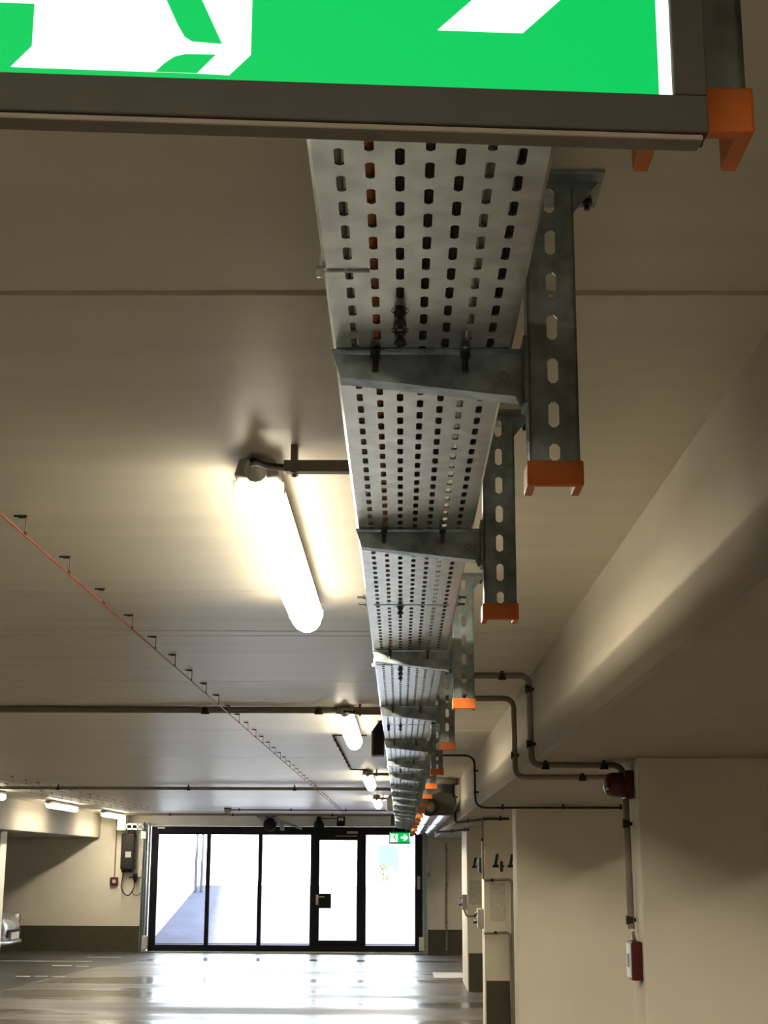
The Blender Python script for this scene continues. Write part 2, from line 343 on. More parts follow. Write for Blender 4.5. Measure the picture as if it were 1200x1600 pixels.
# pipe on the right gate wall
gp_ = empty('wall_pipe', (0.88, YG, 0.05), 'thin dark pipe running down beige wall right of the gate', 'pipe')
MB().tube([(0, -0.025, 0), (0, -0.025, 2.0)], 0.018, 8).build('pipe', M['conduit'], gp_)
for z in (0.5, 1.2, 1.85): MB().box(-0.03, 0.03, -0.05, 0, z, z + 0.03).build('clip', M['conduit'], gp_)
kb = empty('key_switch', (0.535, YG, 1.45), 'tiny grey key switch on wall right of gate frame', 'switch')
MB().box(-0.04, 0.04, -0.05, 0, -0.05, 0.05, 0.008).build('housing', M['grey'], kb)
MB().lathe([(0.0, -0.01), (0.014, -0.01), (0.014, 0)], (0, -0.05, 0), 'y', 10).build('lock', M['bolt'], kb)

# operator arm and two sensors over the gate
op = empty('gate_operator', (-2.33, YG - 0.02, 2.44), 'pale metal gate operator arm hanging over the gate middle', 'operator')
MB().tube([(-0.45, -0.15, 0.10), (-0.30, -0.16, 0.07), (-0.12, -0.2, -0.03)], [0.03, 0.05, 0.075], 10).build('spring_arm', M['galv'], op)
MB().lathe([(0, -0.12), (0.11, -0.12), (0.13, -0.02), (0.13, 0.06), (0, 0.06)], (-0.2, -0.16, -0.06), 'y', 16).build('drum', M['dark'], op)
MB().box(-0.02, 0.22, -0.22, -0.05, 0.02, 0.10, 0.008).build('head_plate', M['pale'], op)
MB().box(0.0, 0.08, -0.2, -0.1, -0.17, 0.03, 0.006).build('hanger', M['galv'], op)
MB().tube([(0.1, -0.16, -0.02), (0.28, -0.16, -0.08), (0.42, -0.16, -0.14)], 0.022, 8).build('pull_rod', M['galv'], op)
MB().box(-0.48, -0.36, -0.2, -0.02, 0.10, 0.15, 0.004).build('wall_clamp', M['dark'], op)
MB().box(-0.18, -0.10, -0.2, -0.02, 0.09, 0.15, 0.004).build('wall_clamp', M['dark'], op)
for nm, x, lab in (('motion_sensor', -1.585, 'black bell shaped sensor over gate, left of a smaller square one'), ('gate_sensor', -1.16, 'small black square sensor with pale face over the wicket door')):
    se = empty(nm, (x, YG, 2.44), lab, 'sensor')
    if nm == 'motion_sensor':
        MB().lathe([(0, 0.10), (0.04, 0.10), (0.05, 0.03), (0.10, -0.04), (0.11, -0.12), (0, -0.12)], (0, -0.12, 0), 'z', 14).build('housing', M['black'], se)
        MB().box(0.05, 0.33, -0.10, -0.085, 0.055, 0.075).build('link_cable', M['cable'], se)
    else:
        MB().box(-0.08, 0.08, -0.16, -0.04, -0.09, 0.10, 0.012).build('housing', M['black'], se)
        MB().box(-0.05, 0.05, -0.168, -0.158, 0.02, 0.075, 0.004).build('pale_face', M['white'], se)
    MB().box(-0.03, 0.03, -0.05, 0, 0.02, 0.08).build('foot', M['black'], se)

# ------------------------------------------------------------------ cable tray
TX0, TX1, TZ = -0.0925, 0.150, 2.33
COLS = [-0.0622 + 0.0302 * k for k in range(7)]
PITCH, SL, SWD, NROW = 0.05945, 0.036, 0.0096, 59
SECL = PITCH * NROW
def slot_cell(mb, x0, x1, y0, y1, cx, cy, w, l, lip, tomap):
    """a sheet cell with one rounded slot cut through it"""
    k = w * 0.32
    o8 = [(-w / 2, -l / 2 + k), (-w / 2 + k, -l / 2), (w / 2 - k, -l / 2), (w / 2, -l / 2 + k), (w / 2, l / 2 - k), (w / 2 - k, l / 2), (-w / 2 + k, l / 2), (-w / 2, l / 2 - k)]
    o8 = [(cx + a, cy + b) for a, b in o8]
    co = [(x0, y0), (x1, y0), (x1, y1), (x0, y1)]
    vs = [tomap(p, 0) for p in co] + [tomap(p, 0) for p in o8] + [tomap(p, lip) for p in o8]
    fs = [(0, 4, 5), (0, 5, 6, 1), (1, 6, 7), (1, 7, 8, 2), (2, 8, 9), (2, 9, 10, 3), (3, 10, 11), (3, 11, 4, 0)]
    fs = [tuple(f) for f in fs] + [(4 + i, 4 + (i + 1) % 8, 12 + (i + 1) % 8, 12 + i) for i in range(8)]
    mb.add(vs, fs)
def tray_section_mesh():
    mb = MB(); tm = lambda p, d: (p[0], p[1], d)
    half = 0.0302 / 2
    for k, cx in enumerate(COLS):
        off = PITCH / 2 if k % 2 else 0
        a, b = cx - half, cx + half
        n = NROW - (1 if off else 0)
        for r in range(n):
            y0 = off + r * PITCH
            slot_cell(mb, a, b, y0, y0 + PITCH, cx, y0 + PITCH / 2, SWD, SL, 0.003, tm)
        if off:
            mb.add([(a, 0, 0), (b, 0, 0), (b, off, 0), (a, off, 0)], [(0, 1, 2, 3)])
            mb.add([(a, SECL - off, 0), (b, SECL - off, 0), (b, SECL, 0), (a, SECL, 0)], [(0, 1, 2, 3)])
    xa, xb = COLS[0] - half, COLS[-1] + half
    L = SECL - 0.003
    for (x, e) in ((xa, TX0), (xb, TX1)):
        s = -1 if e < x else 1
        pr = [(x, 0), (e - s * 0.004, 0), (e, 0.004), (e, 0.044), (e - s * 0.008, 0.044), (e - s * 0.008, 0.042), (e - s * 0.002, 0.042), (e - s * 0.002, 0.005), (e - s * 0.005, 0.002), (x, 0.002)]
        mb.prism(pr, 0.0, L, 'y')
    return mb
tray = empty('cable_tray', (0, -0.5, TZ), 'long perforated galvanised cable tray running to the gate', 'cable tray')
JOINTS = [3.92 + SECL * i for i in range(-1, 8)]
sec0 = tray_section_mesh().build('tray_section', M['tray'], tray, (0, JOINTS[0] + 0.5, 0))
secs = [sec0]
for j in JOINTS[1:8]:
    c = sec0.copy(); COL.objects.link(c); c.location = (0, j + 0.5, 0); secs.append(c)
c = sec0.copy(); COL.objects.link(c); c.location = (0, JOINTS[0] - SECL + 0.5, 0)
# splice plates with bolts at each joint
def hexbolt(mb, c, ax, r=0.0075, h=0.006, shank=0.0, sr=0.004):
    d = Vector({'z': (0, 0, 1), '-z': (0, 0, -1), 'x': (1, 0, 0), '-x': (-1, 0, 0), '-y': (0, -1, 0)}[ax]); c = Vector(c)
    mb.tube([c, c + d * h], r, 6, smooth=False); mb.lathe([(r * 1.35, 0), (r * 1.35, 0.0015), (0, 0.0015)], c, 'z' if 'z' in ax else 'x' if 'x' in ax else 'y', 12)
    if shank: mb.tube([c + d * h, c + d * (h + shank)], sr, 8)
for j in JOINTS[:8]:
    for s, x in ((-1, TX0), (1, TX1)):
        sp = MB().box(x, x + s * 0.0025, j - 0.12 + 0.5, j + 0.12 + 0.5, 0.006, 0.042); sp = sp.build('splice_plate', M['galv'], tray)
        for dy in (-0.05, 0.055):
            b = MB(); hexbolt(b, (x + s * 0.0025, j + dy + 0.5, 0.012), '-x' if s < 0 else 'x', 0.006, 0.006, 0.016, 0.0033); b.build('bolt', M['bolt'], sp)
    jp = MB().box(TX0 + 0.02, TX1 - 0.02, j - 0.004 + 0.5, j + 0.004 + 0.5, -0.0012, 0.0006).build('joint_strip', M['galv'], tray)
def bottom_bolt(y, x=-0.0018):
    b = MB(); hexbolt(b, (x, y + 0.5, -0.001), '-z', 0.0085, 0.007, 0.018, 0.004); b.lathe([(0, -0.012), (0.007, -0.012), (0.009, -0.02), (0, -0.02)], (x, y + 0.5, 0), 'z', 6); b.build('bolt', M['bolt'], tray)
for y in (1.75, 1.82, 3.95, 5.25, 5.40, 7.50, 8.72): bottom_bolt(y)
for (x, y) in ((-0.062, 7.50), (-0.0018, 11.05), (-0.0018, 12.2)): bottom_bolt(y, x)
# cable ties
def tie(x, y, s, label):
    t = empty('cable_tie', (x, y, TZ), label, 'cable tie')
    MB().box(0, -s * 0.055, -0.002, 0.002, -0.0022, -0.0004).build('strap', M['white'], t)
    MB().lathe([(0, -0.007), (0.0045, -0.007), (0.006, 0), (0.0045, 0.005), (0, 0.005)], (s * 0.004, 0, -0.001), 'z', 10).build('lock_head', M['white'], t)
    MB().box(s * 0.001, s * 0.004, -0.002, 0.002, 0, 0.022).build('tail', M['white'], t)
tie(TX0, 1.62, -1, 'white cable tie with stub end on left edge of near tray')
tie(TX0, 5.15, -1, 'white cable tie on left tray edge beyond the third support arm')
tie(TX0, 10.75, -1, 'white cable tie on left tray edge far along the tray')
tie(TX1, 9.1, 1, 'white cable tie on right tray edge in the distance')

# cables lying in the tray
for (x, r, m, lab) in ((-0.034, 0.0115, 'browncable', 'orange brown cable lying in tray above the second slot row'), (-0.002, 0.010, 'cable', 'black cable lying in tray above the third slot row'), (0.029, 0.011, 'cable', 'black cable lying in tray above the middle slot row'), (0.060, 0.010, 'cable', 'black cable lying in tray above the fifth slot row'), (0.098, 0.009, 'greycable', 'pale grey cable in tray near its right edge'), (-0.066, 0.008, 'greycable', 'pale grey cable in tray along its left edge'), (0.126, 0.009, 'cable', 'black cable in tray tucked against the right flange')):
    ph = R.random() * 6; pts = [(x + 0.003 * math.sin(i * 0.45 + ph), -0.6 + i * 0.36, TZ + 0.0035 + r) for i in range(80)]
    tag(MB().tube(pts, r, 8).build('power_cable', M[m]), lab, 'cable', 'cables lying in the tray')

# ------------------------------------------------------------------ tray supports
def make_support():
    root = empty('tray_support', (0.2045, 1.891, CZ))
    st = MB(); W2, zt, zb_ = 0.0335, 0.0, -0.412
    tm = lambda p, d: (p[0], d, p[1]); tmb = lambda p, d: (p[0], 0.004, p[1])
    zc = zb_ + 0.007; first = True; z0 = zb_
    while zc < -0.03:
        z1 = min(zc + 0.031, zt)
        if zc - 0.018 > z0:
            slot_cell(st, -W2, W2, z0, z1, 0, zc, 0.0146, 0.036, 0.004, tm)
            slot_cell(st, -W2, W2, z0, z1, 0, zc, 0.0146, 0.036, 0.0, tmb)
        else:   # the lowest slot is cut off by the end cap
            for d in (0, 0.004): st.add([(-W2, d, z0), (W2, d, z0), (W2, d, z0 + 0.004), (-W2, d, z0 + 0.004)], [(0, 1, 2, 3)])
            zz = z0 + 0.004
            slot_cell(st, -W2, W2, zz, z1, 0, zz + 0.0125, 0.0146, 0.024, 0.004, tm)
            slot_cell(st, -W2, W2, zz, z1, 0, zz + 0.0125, 0.0146, 0.024, 0.0, tmb)
        z0 = z1; zc += 0.062
    for d in (0, 0.004): st.add([(-W2, d, z0), (W2, d, z0), (W2, d, zt), (-W2, d, zt)], [(0, 1, 2, 3)])
    for s in (-1, 1): st.box(s * W2, s * (W2 - 0.004), 0.0, 0.05, zb_, zt)
    st.build('strut', M['galv2'], root)
    hp = MB().box(-0.075, 0.075, -0.03, 0.08, -0.006, 0.0, 0.001)
    hp.prism([(W2, 0.0), (W2, -0.05), (W2 + 0.035, -0.006), (W2 + 0.035, 0.0)], 0.0, 0.004)
    hp.build('head_plate', M['galv2'], root)
    for x in (-0.06, 0.06):
        b = MB(); hexbolt(b, (x, 0.055, -0.006), '-z', 0.008, 0.007, 0.008); b.build('anchor_bolt', M['bolt'], root)
    # cantilever arm: tapered web with top and bottom flanges
    a = MB(); at = TZ - CZ - 0.0008; xl, xr = -0.2975, -0.040
    a.prism([(xl, at - 0.004), (xl + 0.010, at - 0.037), (xr, at - 0.066), (xr, at - 0.004)], 0.010, 0.0135)
    a.box(xl - 0.001, xr, -0.002, 0.045, at - 0.003, at)
    a.prism([(xl + 0.010, at - 0.037), (xr, at - 0.066), (xr, at - 0.0635), (xl + 0.010, at - 0.0345)], 0.006, 0.040)
    a.lathe([(0, -0.004), (0.006, -0.004), (0.006, 0)], (xr - 0.025, 0.010, at - 0.035), 'y', 8)
    a = a.build('cantilever_arm', M['galv'], root)
    e = MB().box(xr, xr + 0.0065, -0.008, 0.048, at - 0.078, at + 0.018, 0.0012); e.tube([(xr - 0.006, 0.004, at - 0.062), (xr + 0.0, 0.004, at - 0.078)], 0.006, 8)
    e.build('end_plate', M['galv2'], root)
    for x in (-0.262 + 0.022, -0.118):
        b = MB(); hexbolt(b, (x, 0.004, at - 0.003), '-z', 0.0075, 0.007, 0.020, 0.004); b.build('hanger_bolt', M['bolt'], root)
    b = MB(); hexbolt(b, (xr, 0.022, at - 0.03), '-x', 0.008, 0.007, 0.01); b.build('bolt', M['bolt'], root)
    # orange cap that follows the channel
    c = MB(); c0, c1 = zb_ - 0.030, zb_ + 0.004
    c.box(-0.0375, 0.0375, -0.005, 0.007, c0, c1, 0.0022); c.box(-0.0375, -0.026, 0.002, 0.056, c0, c1, 0.002); c.box(0.026, 0.0375, 0.002, 0.056, c0, c1, 0.002)
    c.build('end_cap', M['orange'], root)['label'] = 'orange plastic end cap'
    return root
sup = make_support()
SY = [1.891, 0.926, 2.99, 4.77, 6.53, 8.40, 9.98, 11.48, 13.17, 14.70, 16.30, 18.12, 19.70, 21.2, 22.9, 24.5, 26.1, 27.6]
SLAB = ['galvanised support with orange cap, the largest one fully in view below the sign',
        'nearest support, its orange cap poking out beside the big green exit sign',
        'second full view support, its cap level with the far end of the nearest lamp',
        'support with orange cap level with the two conduits bending over the beam',
        'fifth tray support counting from the near exit sign', 'sixth tray support counting from the near exit sign',
        'seventh tray support counting from the near exit sign', 'eighth tray support counting from the near exit sign',
        'ninth tray support counting from the near exit sign', 'tenth tray support counting from the near exit sign',
        'eleventh tray support counting from the near exit sign', 'twelfth tray support counting from the near exit sign',
        'thirteenth tray support counting from the near exit sign', 'fifth tray support counting back from the gate',
        'fourth tray support counting back from the gate', 'third tray support counting back from the gate',
        'second tray support counting back from the gate', 'last tray support right above the far exit sign']
for y in (-0.7, -2.4):   # two more behind the camera
    o = copy_tree(sup); o.location = (0.2045, y, CZ); tag(o, 'tray support behind the viewer, outside the picture', 'support', 'tray supports outside the picture')
for i, y in enumerate(SY):
    o = sup if i == 0 else copy_tree(sup)
    o.location = (0.2045, y, CZ); tag(o, SLAB[i], 'support', 'tray supports with orange caps')
# junction boxes on the left flange of the tray
for (y, k, lab) in ((8.35, 1.0, 'dark junction box on left tray flange beside second lamp'), (17.3, 1.0, 'far dark junction box on left tray flange beside fourth lamp'), (24.0, 1.0, 'farthest dark junction box on left tray flange before gate')):
    jb = empty('junction_box', (TX0 - 0.003, y, TZ), lab, 'junction box', 'junction boxes on the tray side')
    MB().prism([(0, 0.10), (-0.03, 0.10), (-0.062, 0.055), (-0.062, -0.085), (0, -0.085)], 0, 0.16).build('housing', M['dark'], jb)
    MB().box(-0.070, -0.060, -0.004, 0.164, -0.09, 0.05, 0.003).build('lid', M['conduit'], jb)

# ------------------------------------------------------------------ strip lamps
def make_lamp(L=1.90):
    root = empty('strip_lamp', (0, 0, CZ))
    def sect(z0, w0, z1, w1, y0, y1, rnd, mb, n=7, shrink=0.9):
        """rounded trough between two heights"""
        vs = []; prof = []
        for i in range(n + 1):
            t = PI * i / n; prof.append((-w1 * math.cos(t), z1 - rnd * math.sin(t)))
        prof = [(-w0, z0)] + prof + [(w0, z0)]
        m = len(prof); rings = [(y0 + 0.0, 0.86), (y0 + 0.012, 0.97), (y0 + 0.03, 1), (y1 - 0.06, 1), (y1 - 0.025, 0.93), (y1 - 0.006, 0.80), (y1, 0.66)]
        for y, k in rings:
            for (x, z) in prof: vs.append((x * k, y, z0 + (z - z0) * (0.55 + 0.45 * k)))
        fs = [(i * m + j, i * m + (j + 1) % m, (i + 1) * m + (j + 1) % m, (i + 1) * m + j) for i in range(len(rings) - 1) for j in range(m)]
        fs += [tuple(range(m))[::-1], tuple(range((len(rings) - 1) * m, len(rings) * m))]
        mb.add(vs, fs, True)
    h = MB(); sect(-0.010, 0.044, -0.044, 0.054, -0.055, L + 0.02, 0.012, h); h.build('housing', M['grey'], root)
    d = MB(); sect(-0.050, 0.0555, -0.073, 0.0545, 0.0, L, 0.052, d); d.build('diffuser', M['diff'], root)['label'] = 'glowing warm white diffuser'
    for y in (0.25, L - 0.25): MB().box(-0.03, 0.03, y - 0.02, y + 0.02, -0.02, 0, 0.003).build('mount_clip', M['grey'], root)
    for y in (0.03, 0.5, 1.0, 1.5, L - 0.06):
        for s in (-1, 1):
            if y < 0.1 or y > L - 0.1: MB().box(s * 0.053, s * 0.061, y - 0.012, y + 0.012, -0.075, -0.045, 0.002).build('side_clip', M['grey'], root)
    g = MB(); g.lathe([(0.0, -0.085), (0.012, -0.085), (0.014, -0.06), (0.021, -0.055), (0.022, -0.025), (0.026, -0.022), (0.026, 0.012), (0, 0.012)], (0.0, -0.058, -0.045), 'y', 12); g.build('cable_gland', M['pale'], root)
    al = bpy.data.lights.new('lamp_light', 'AREA'); al.shape = 'RECTANGLE'; al.size = 0.085; al.size_y = L - 0.06; al.energy = LAMP_DOWN; al.color = LAMP_COL[:3]
    ao = bpy.data.objects.new('lamp_light', al); COL.objects.link(ao); ao.parent = root; ao.location = (0, L / 2, -0.127)   # the downward throw of the strip
    return root
lamp = make_lamp()
LL = [((-0.338, 3.37), 0.0, 'nearest long strip lamp glowing on ceiling left of the tray'), ((-0.338, 8.97), 0, 'second strip lamp from the camera left of the tray'),
      ((-0.338, 15.2), 0, 'third strip lamp from the camera left of the tray'), ((-0.338, 20.9), 0, 'last small strip lamp left of the tray near gate'),
      ((-5.35, 22.75), 0, 'left of two strip lamps beside the bright beam at far left'), ((-5.35, 27.0), 0, 'strip lamp at far left right by the gate motor bracket')]
for i, (p, a, lab) in enumerate(LL):
    o = lamp if i == 0 else copy_tree(lamp)
    o.location = (p[0], p[1], CZ); tag(o, lab, 'lamp', 'strip lamps on the ceiling')
    if i > 3:
        for ch in o.children:      # the row by the gate is dimmer
            if ch.type == 'LIGHT': ch.data = ch.data.copy(); ch.data.energy *= 0.5
for p in ((-5.35, 18.2), (-5.35, 13.6), (-5.35, 9.0), (-0.338, -2.6), (-0.338, -8.8), (3.65, 2.2), (3.65, 8.3), (3.65, 14.4), (3.65, 24.6)):    # lamps outside the frame that light the hall
    o = copy_tree(lamp); o.location = (p[0], p[1], CZ); tag(o, 'strip lamp on the ceiling outside the picture', 'lamp', 'strip lamps outside the picture')
    for ch in o.children:      # brightness set per row to balance the light on pillars and walls
        if ch.type == 'LIGHT': ch.data = ch.data.copy(); ch.data.energy *= 0.95 if p[0] > 3 else 1.6 if p[0] > -1 else 0.45
# feeds from the tray to the lamps
def clip(mb, x, y, z, r, up): pass
for i, (p, a, lab) in enumerate(LL[:4]):
    x, y = p
    fd = empty('lamp_feed', (x, y, CZ), ['grey trunking feeding the nearest strip lamp from the tray', 'grey trunking feeding the second strip lamp from the tray', 'grey trunking feeding the third strip lamp from the tray', 'grey trunking feeding the last strip lamp from the tray'][i], 'trunking', 'lamp feeds from the tray')
    MB().box(0.07, 0.30, -0.138, -0.108, -0.062, -0.035, 0.0015).build('trunking', M['conduit'], fd)
    k = MB(); k.box(0.086, 0.101, -0.142, -0.104, -0.066, 0.0); k.lathe([(0, -0.006), (0.005, -0.006), (0.005, 0)], (0.0935, -0.123, -0.066), 'z', 8); k.build('clip', M['conduit'], fd)
    for m_, o_ in (('cable', 0.0), ('greycable', 0.012)):
        MB().tube(rounded([(0.075, -0.122, -0.046 - o_ * 0.6), (0.03, -0.135, -0.046 - o_ * 0.6), (0.01, -0.175, -0.046 - o_ * 0.6), (0.0, -0.178, -0.046 - o_), (0.0, -0.1455, -0.046)], 0.035, 6), 0.0048, 8).build('cable', M[m_], fd)

# ------------------------------------------------------------------ conduits on the ceiling
def conduit(name, pts, r, label, clips=(), rad=0.08, mat='conduit', cat='conduit', clipdir=(0, 0, 1), clen=0.03, group=None):
    root = empty(name, pts[0], label, cat, group)
    p0 = Vector(pts[0])
    MB().tube(rounded([Vector(p) - p0 for p in pts], rad, 6), r, 10).build('pipe', M[mat], root)
    for (c, d) in clips:
        c = Vector(c) - p0; d = Vector(d); b = MB()
        b.tube([c, c + d * (r + clen)], 0.009 if r > 0.008 else 0.007, 8); b.tube([c - d * (r + 0.004), c + d * r * 0.5], r * 1.25 + 0.001, 8)
        b.build('clip', M['cable'], root)
    return root
up = (0, 0, 1)
conduit('ceiling_conduit', [(-5.8, 8.98, CZ - 0.022), (-0.10, 8.98, CZ - 0.022)], 0.021, 'thick brown conduit across ceiling from left edge to the tray', [((-1.19, 8.98, CZ - 0.022), (0, 0, 1)), ((-3.5, 8.98, CZ - 0.022), up), ((-0.5, 8.98, CZ - 0.022), up)], clen=0.0)
conduit('ceiling_conduit', [(-5.8, 18.3, CZ - 0.04), (-1.2, 18.3, CZ - 0.04), (-0.11, 18.3, CZ - 0.04)], 0.02, 'thin dark conduit across the far ceiling below the hooks', [((x, 18.3, CZ - 0.04), up) for x in (-4.2, -2.6, -1.3)], clen=0.02)
conduit('sensor_conduit', [(-2.95, 26.0, CZ - 0.03), (-0.11, 26.0, CZ - 0.03)], 0.014, 'thin conduit with round sensor at its left end before gate', [((x, 26.0, CZ - 0.03), up) for x in (-2.8, -1.9, -0.95)], clen=0.016)
sn = empty('ceiling_sensor', (-3.0, 26.0, CZ), 'small round grey sensor at left end of a thin ceiling conduit', 'sensor')
MB().lathe([(0, -0.10), (0.03, -0.10), (0.055, -0.07), (0.06, 0), (0, 0)], (0, 0, 0), 'z', 14).build('housing', M['grey'], sn)
MB().lathe([(0.061, -0.02), (0.065, -0.02), (0.065, 0.0)], (0, 0, 0), 'z', 14).build('base_ring', M['dark'], sn)
conduit('ceiling_conduit', [(-5.8, 28.6, CZ - 0.03), (-0.11, 28.6, CZ - 0.03)], 0.02, 'long dark conduit across ceiling just before the gate wall', [((x, 28.6, CZ - 0.03), up) for x in (-4.4, -3.2, -1.3)], clen=0.012)
conduit('ceiling_cable', [(-0.25, 10.9, CZ - 0.012), (-0.50, 10.9, CZ - 0.012), (-0.50, 14.9, CZ - 0.012), (-0.338, 15.0, CZ - 0.012)], 0.007, 'thin clipped cable zigzagging on ceiling between second and third lamps', [((-0.50, 11.3 + 0.5 * i, CZ - 0.012), up) for i in range(7)], rad=0.03, mat='cable', cat='cable', clen=0.004)
# conduits that climb down the beam on the right
conduit('beam_conduit', [(0.16, 7.27, CZ - 0.022), (0.632, 7.27, CZ - 0.022), (0.632, 7.22, SZR - 0.022), (1.065, 7.20, SZR - 0.022), (1.072, 7.16, 2.0), (1.078, 7.15, 1.36)], 0.016, 'nearest grey conduit stepping down the beam to the red call point',
        [((0.50, 7.27, CZ - 0.022), up), ((0.632, 7.26, CZ - 0.09), (1, 0, 0)), ((0.632, 7.23, SZR + 0.08), (1, 0, 0)), ((0.70, 7.215, SZR - 0.022), up), ((0.98, 7.2, SZR - 0.022), up), ((1.074, 7.15, 1.84), (1, 0, 0)), ((1.076, 7.15, 1.40), (1, 0, 0))], rad=0.05, clen=0.008)
conduit('beam_conduit', [(0.20, 8.3, CZ - 0.022), (0.632, 8.3, CZ - 0.022), (0.632, 8.25, SZR - 0.022), (1.6, 8.2, SZR - 0.022)], 0.016, 'second grey conduit stepping down the beam behind the nearest one',
        [((0.37, 8.3, CZ - 0.022), up), ((0.632, 8.27, 2.24), (1, 0, 0)), ((1.0, 8.22, SZR - 0.022), up)], rad=0.06, clen=0.008)
conduit('beam_cable', [(0.24, 12.65, CZ - 0.03), (0.625, 12.65, CZ - 0.03), (0.625, 12.55, SZR - 0.03), (2.2, 12.4, SZR - 0.03)], 0.009, 'thin dark cable looping down beam to the pillar wall',
        [((0.30, 12.65, CZ - 0.03), up), ((0.625, 12.62, 2.42), (1, 0, 0)), ((0.625, 12.58, 2.24), (1, 0, 0)), ((0.85, 12.53, SZR - 0.03), up), ((1.35, 12.48, SZR - 0.03), up), ((1.82, 12.44, SZR - 0.03), up)], rad=0.09, mat='cable', cat='cable', clen=0.03)
conduit('beam_cable', [(0.45, 17.3, CZ - 0.1), (0.622, 17.2, CZ - 0.12), (0.622, 17.1, SZR - 0.03), (0.90, 15.6, SZR - 0.03), (1.12, 15.55, SZR - 0.03)], 0.014, 'dark cable bundle running down beam toward the numbered pillar',
        [((0.622, 17.2, 2.40), (1, 0, 0)), ((0.622, 17.15, 2.24), (1, 0, 0)), ((0.74, 16.5, SZR - 0.03), up), ((1.03, 15.56, SZR - 0.03), up)], rad=0.09, mat='cable', cat='cable', clen=0.02)
conduit('beam_conduit', [(0.55, 22.6, SZR - 0.02), (0.70, 21.6, SZR - 0.03), (0.92, 20.5, SZR - 0.03)], 0.016, 'short dark conduit under beam before the farthest pillar', [((0.72, 21.5, SZR - 0.03), up), ((0.88, 20.7, SZR - 0.03), up)], rad=0.2, mat='cable', clen=0.01)

# ------------------------------------------------------------------ heat detection cables on hooks
def hook_mesh():
    root = empty('cable_hook', (0, 0, CZ))
    b = MB(); b.box(-0.032, 0.004, -0.004, 0.004, -0.004, 0.0); b.box(-0.020, 0.0, -0.006, 0.006, -0.007, -0.003)
    b.build('foot', M['cable'], root)
    MB().tube([(0.002, 0, -0.002), (0.003, 0, -0.028), (0.001, 0, -0.048)], 0.0022, 6).build('wire', M['conduit'], root)
    MB().lathe([(0, -0.004), (0.005, -0.004), (0.006, 0.0), (0.005, 0.004), (0, 0.004)], (0, 0, -0.052), 'y', 8).build('clamp', M['cable'], root)
    return root
ORD = 'first second third fourth fifth sixth seventh eighth ninth tenth eleventh'.split()
hk = hook_mesh(); first = True
def hook_row(x, y0, y1, dy, label, group):
    global first
    y = y0; i = 0
    while y < y1:
        o = hk if first else copy_tree(hk); first = False
        o.location = (x, y, CZ); tag(o, label(i) if callable(label) else label, 'hook', group); y += dy; i += 1
hook_row(-1.035, 3.385, 27.5, 0.552, lambda i: 'dark wire hook of the red detection cable, %s from the left picture edge' % ORD[i] if i < 11 else 'small far hook of the red detection cable, past the thick brown conduit', 'hooks of the red detection cable')
hook_row(-4.32, 16.6, 26, 0.60, 'tiny dark hook of right hand cable row at far left ceiling', 'hooks of the right far left cable row')
hook_row(-4.78, 16.9, 27, 0.60, 'tiny dark hook of left hand cable row at far left ceiling', 'hooks of the left far left cable row')
tag(MB().tube([(-1.035, 1.6 + 0.552 * i, CZ - 0.055) for i in range(48)], 0.0032, 8).build('detection_cable', M['redcable']), 'thin red heat detection cable strung along ceiling hooks at left', 'cable')
tag(MB().tube([(-4.32, 14 + 0.6 * i, CZ - 0.055) for i in range(20)], 0.003, 6).build('detection_cable', M['greycable']), 'thin grey cable along right hand hook row at far left', 'cable')
tag(MB().tube([(-4.78, 14 + 0.6 * i, CZ - 0.055) for i in range(22)], 0.003, 6).build('detection_cable', M['greycable']), 'thin grey cable along left hand hook row at far left', 'cable')

# ------------------------------------------------------------------ alarm fittings on the near pillar
bl = empty('alarm_bell', (1.10, 7.12, 2.02), 'dark red domed alarm sounder high on nearest pillar wall', 'alarm')
MB().lathe([(0, -0.13), (0.03, -0.128), (0.05, -0.115), (0.058, -0.09), (0.060, -0.05), (0.060, 0.0), (0, 0)], (-0.005, 0, 0), 'x', 18).build('dome', M['red'], bl)
MB().box(-0.045, 0.0, -0.064, 0.064, -0.066, 0.066, 0.008).build('base', M['red'], bl)
MB().lathe([(0, -0.134), (0.006, -0.133), (0.006, -0.12)], (0.0, -0.045, -0.02), 'x', 8).build('indicator', M['white'], bl)
MB().box(-0.02, -0.005, -0.075, -0.06, -0.06, -0.035, 0.002).build('side_screw', M['red'], bl)
cp = empty('fire_call_point', (1.10, 7.05, 1.225), 'dark red fire call point with white front low on nearest pillar wall', 'call point')
MB().box(-0.050, 0.0, -0.065, 0.065, -0.085, 0.085, 0.006).build('housing', M['red'], cp)
MB().box(-0.056, -0.049, -0.055, 0.055, -0.075, 0.075, 0.002).build('front_plate', M['white'], cp)
MB().box(-0.0575, -0.055, -0.028, 0.028, -0.03, 0.03, 0.001).build('window', M['red'], cp)
MB().tube([(-0.02, 0.03, 0.085), (-0.02, 0.06, 0.12)], 0.009, 8).build('gland', M['conduit'], cp)
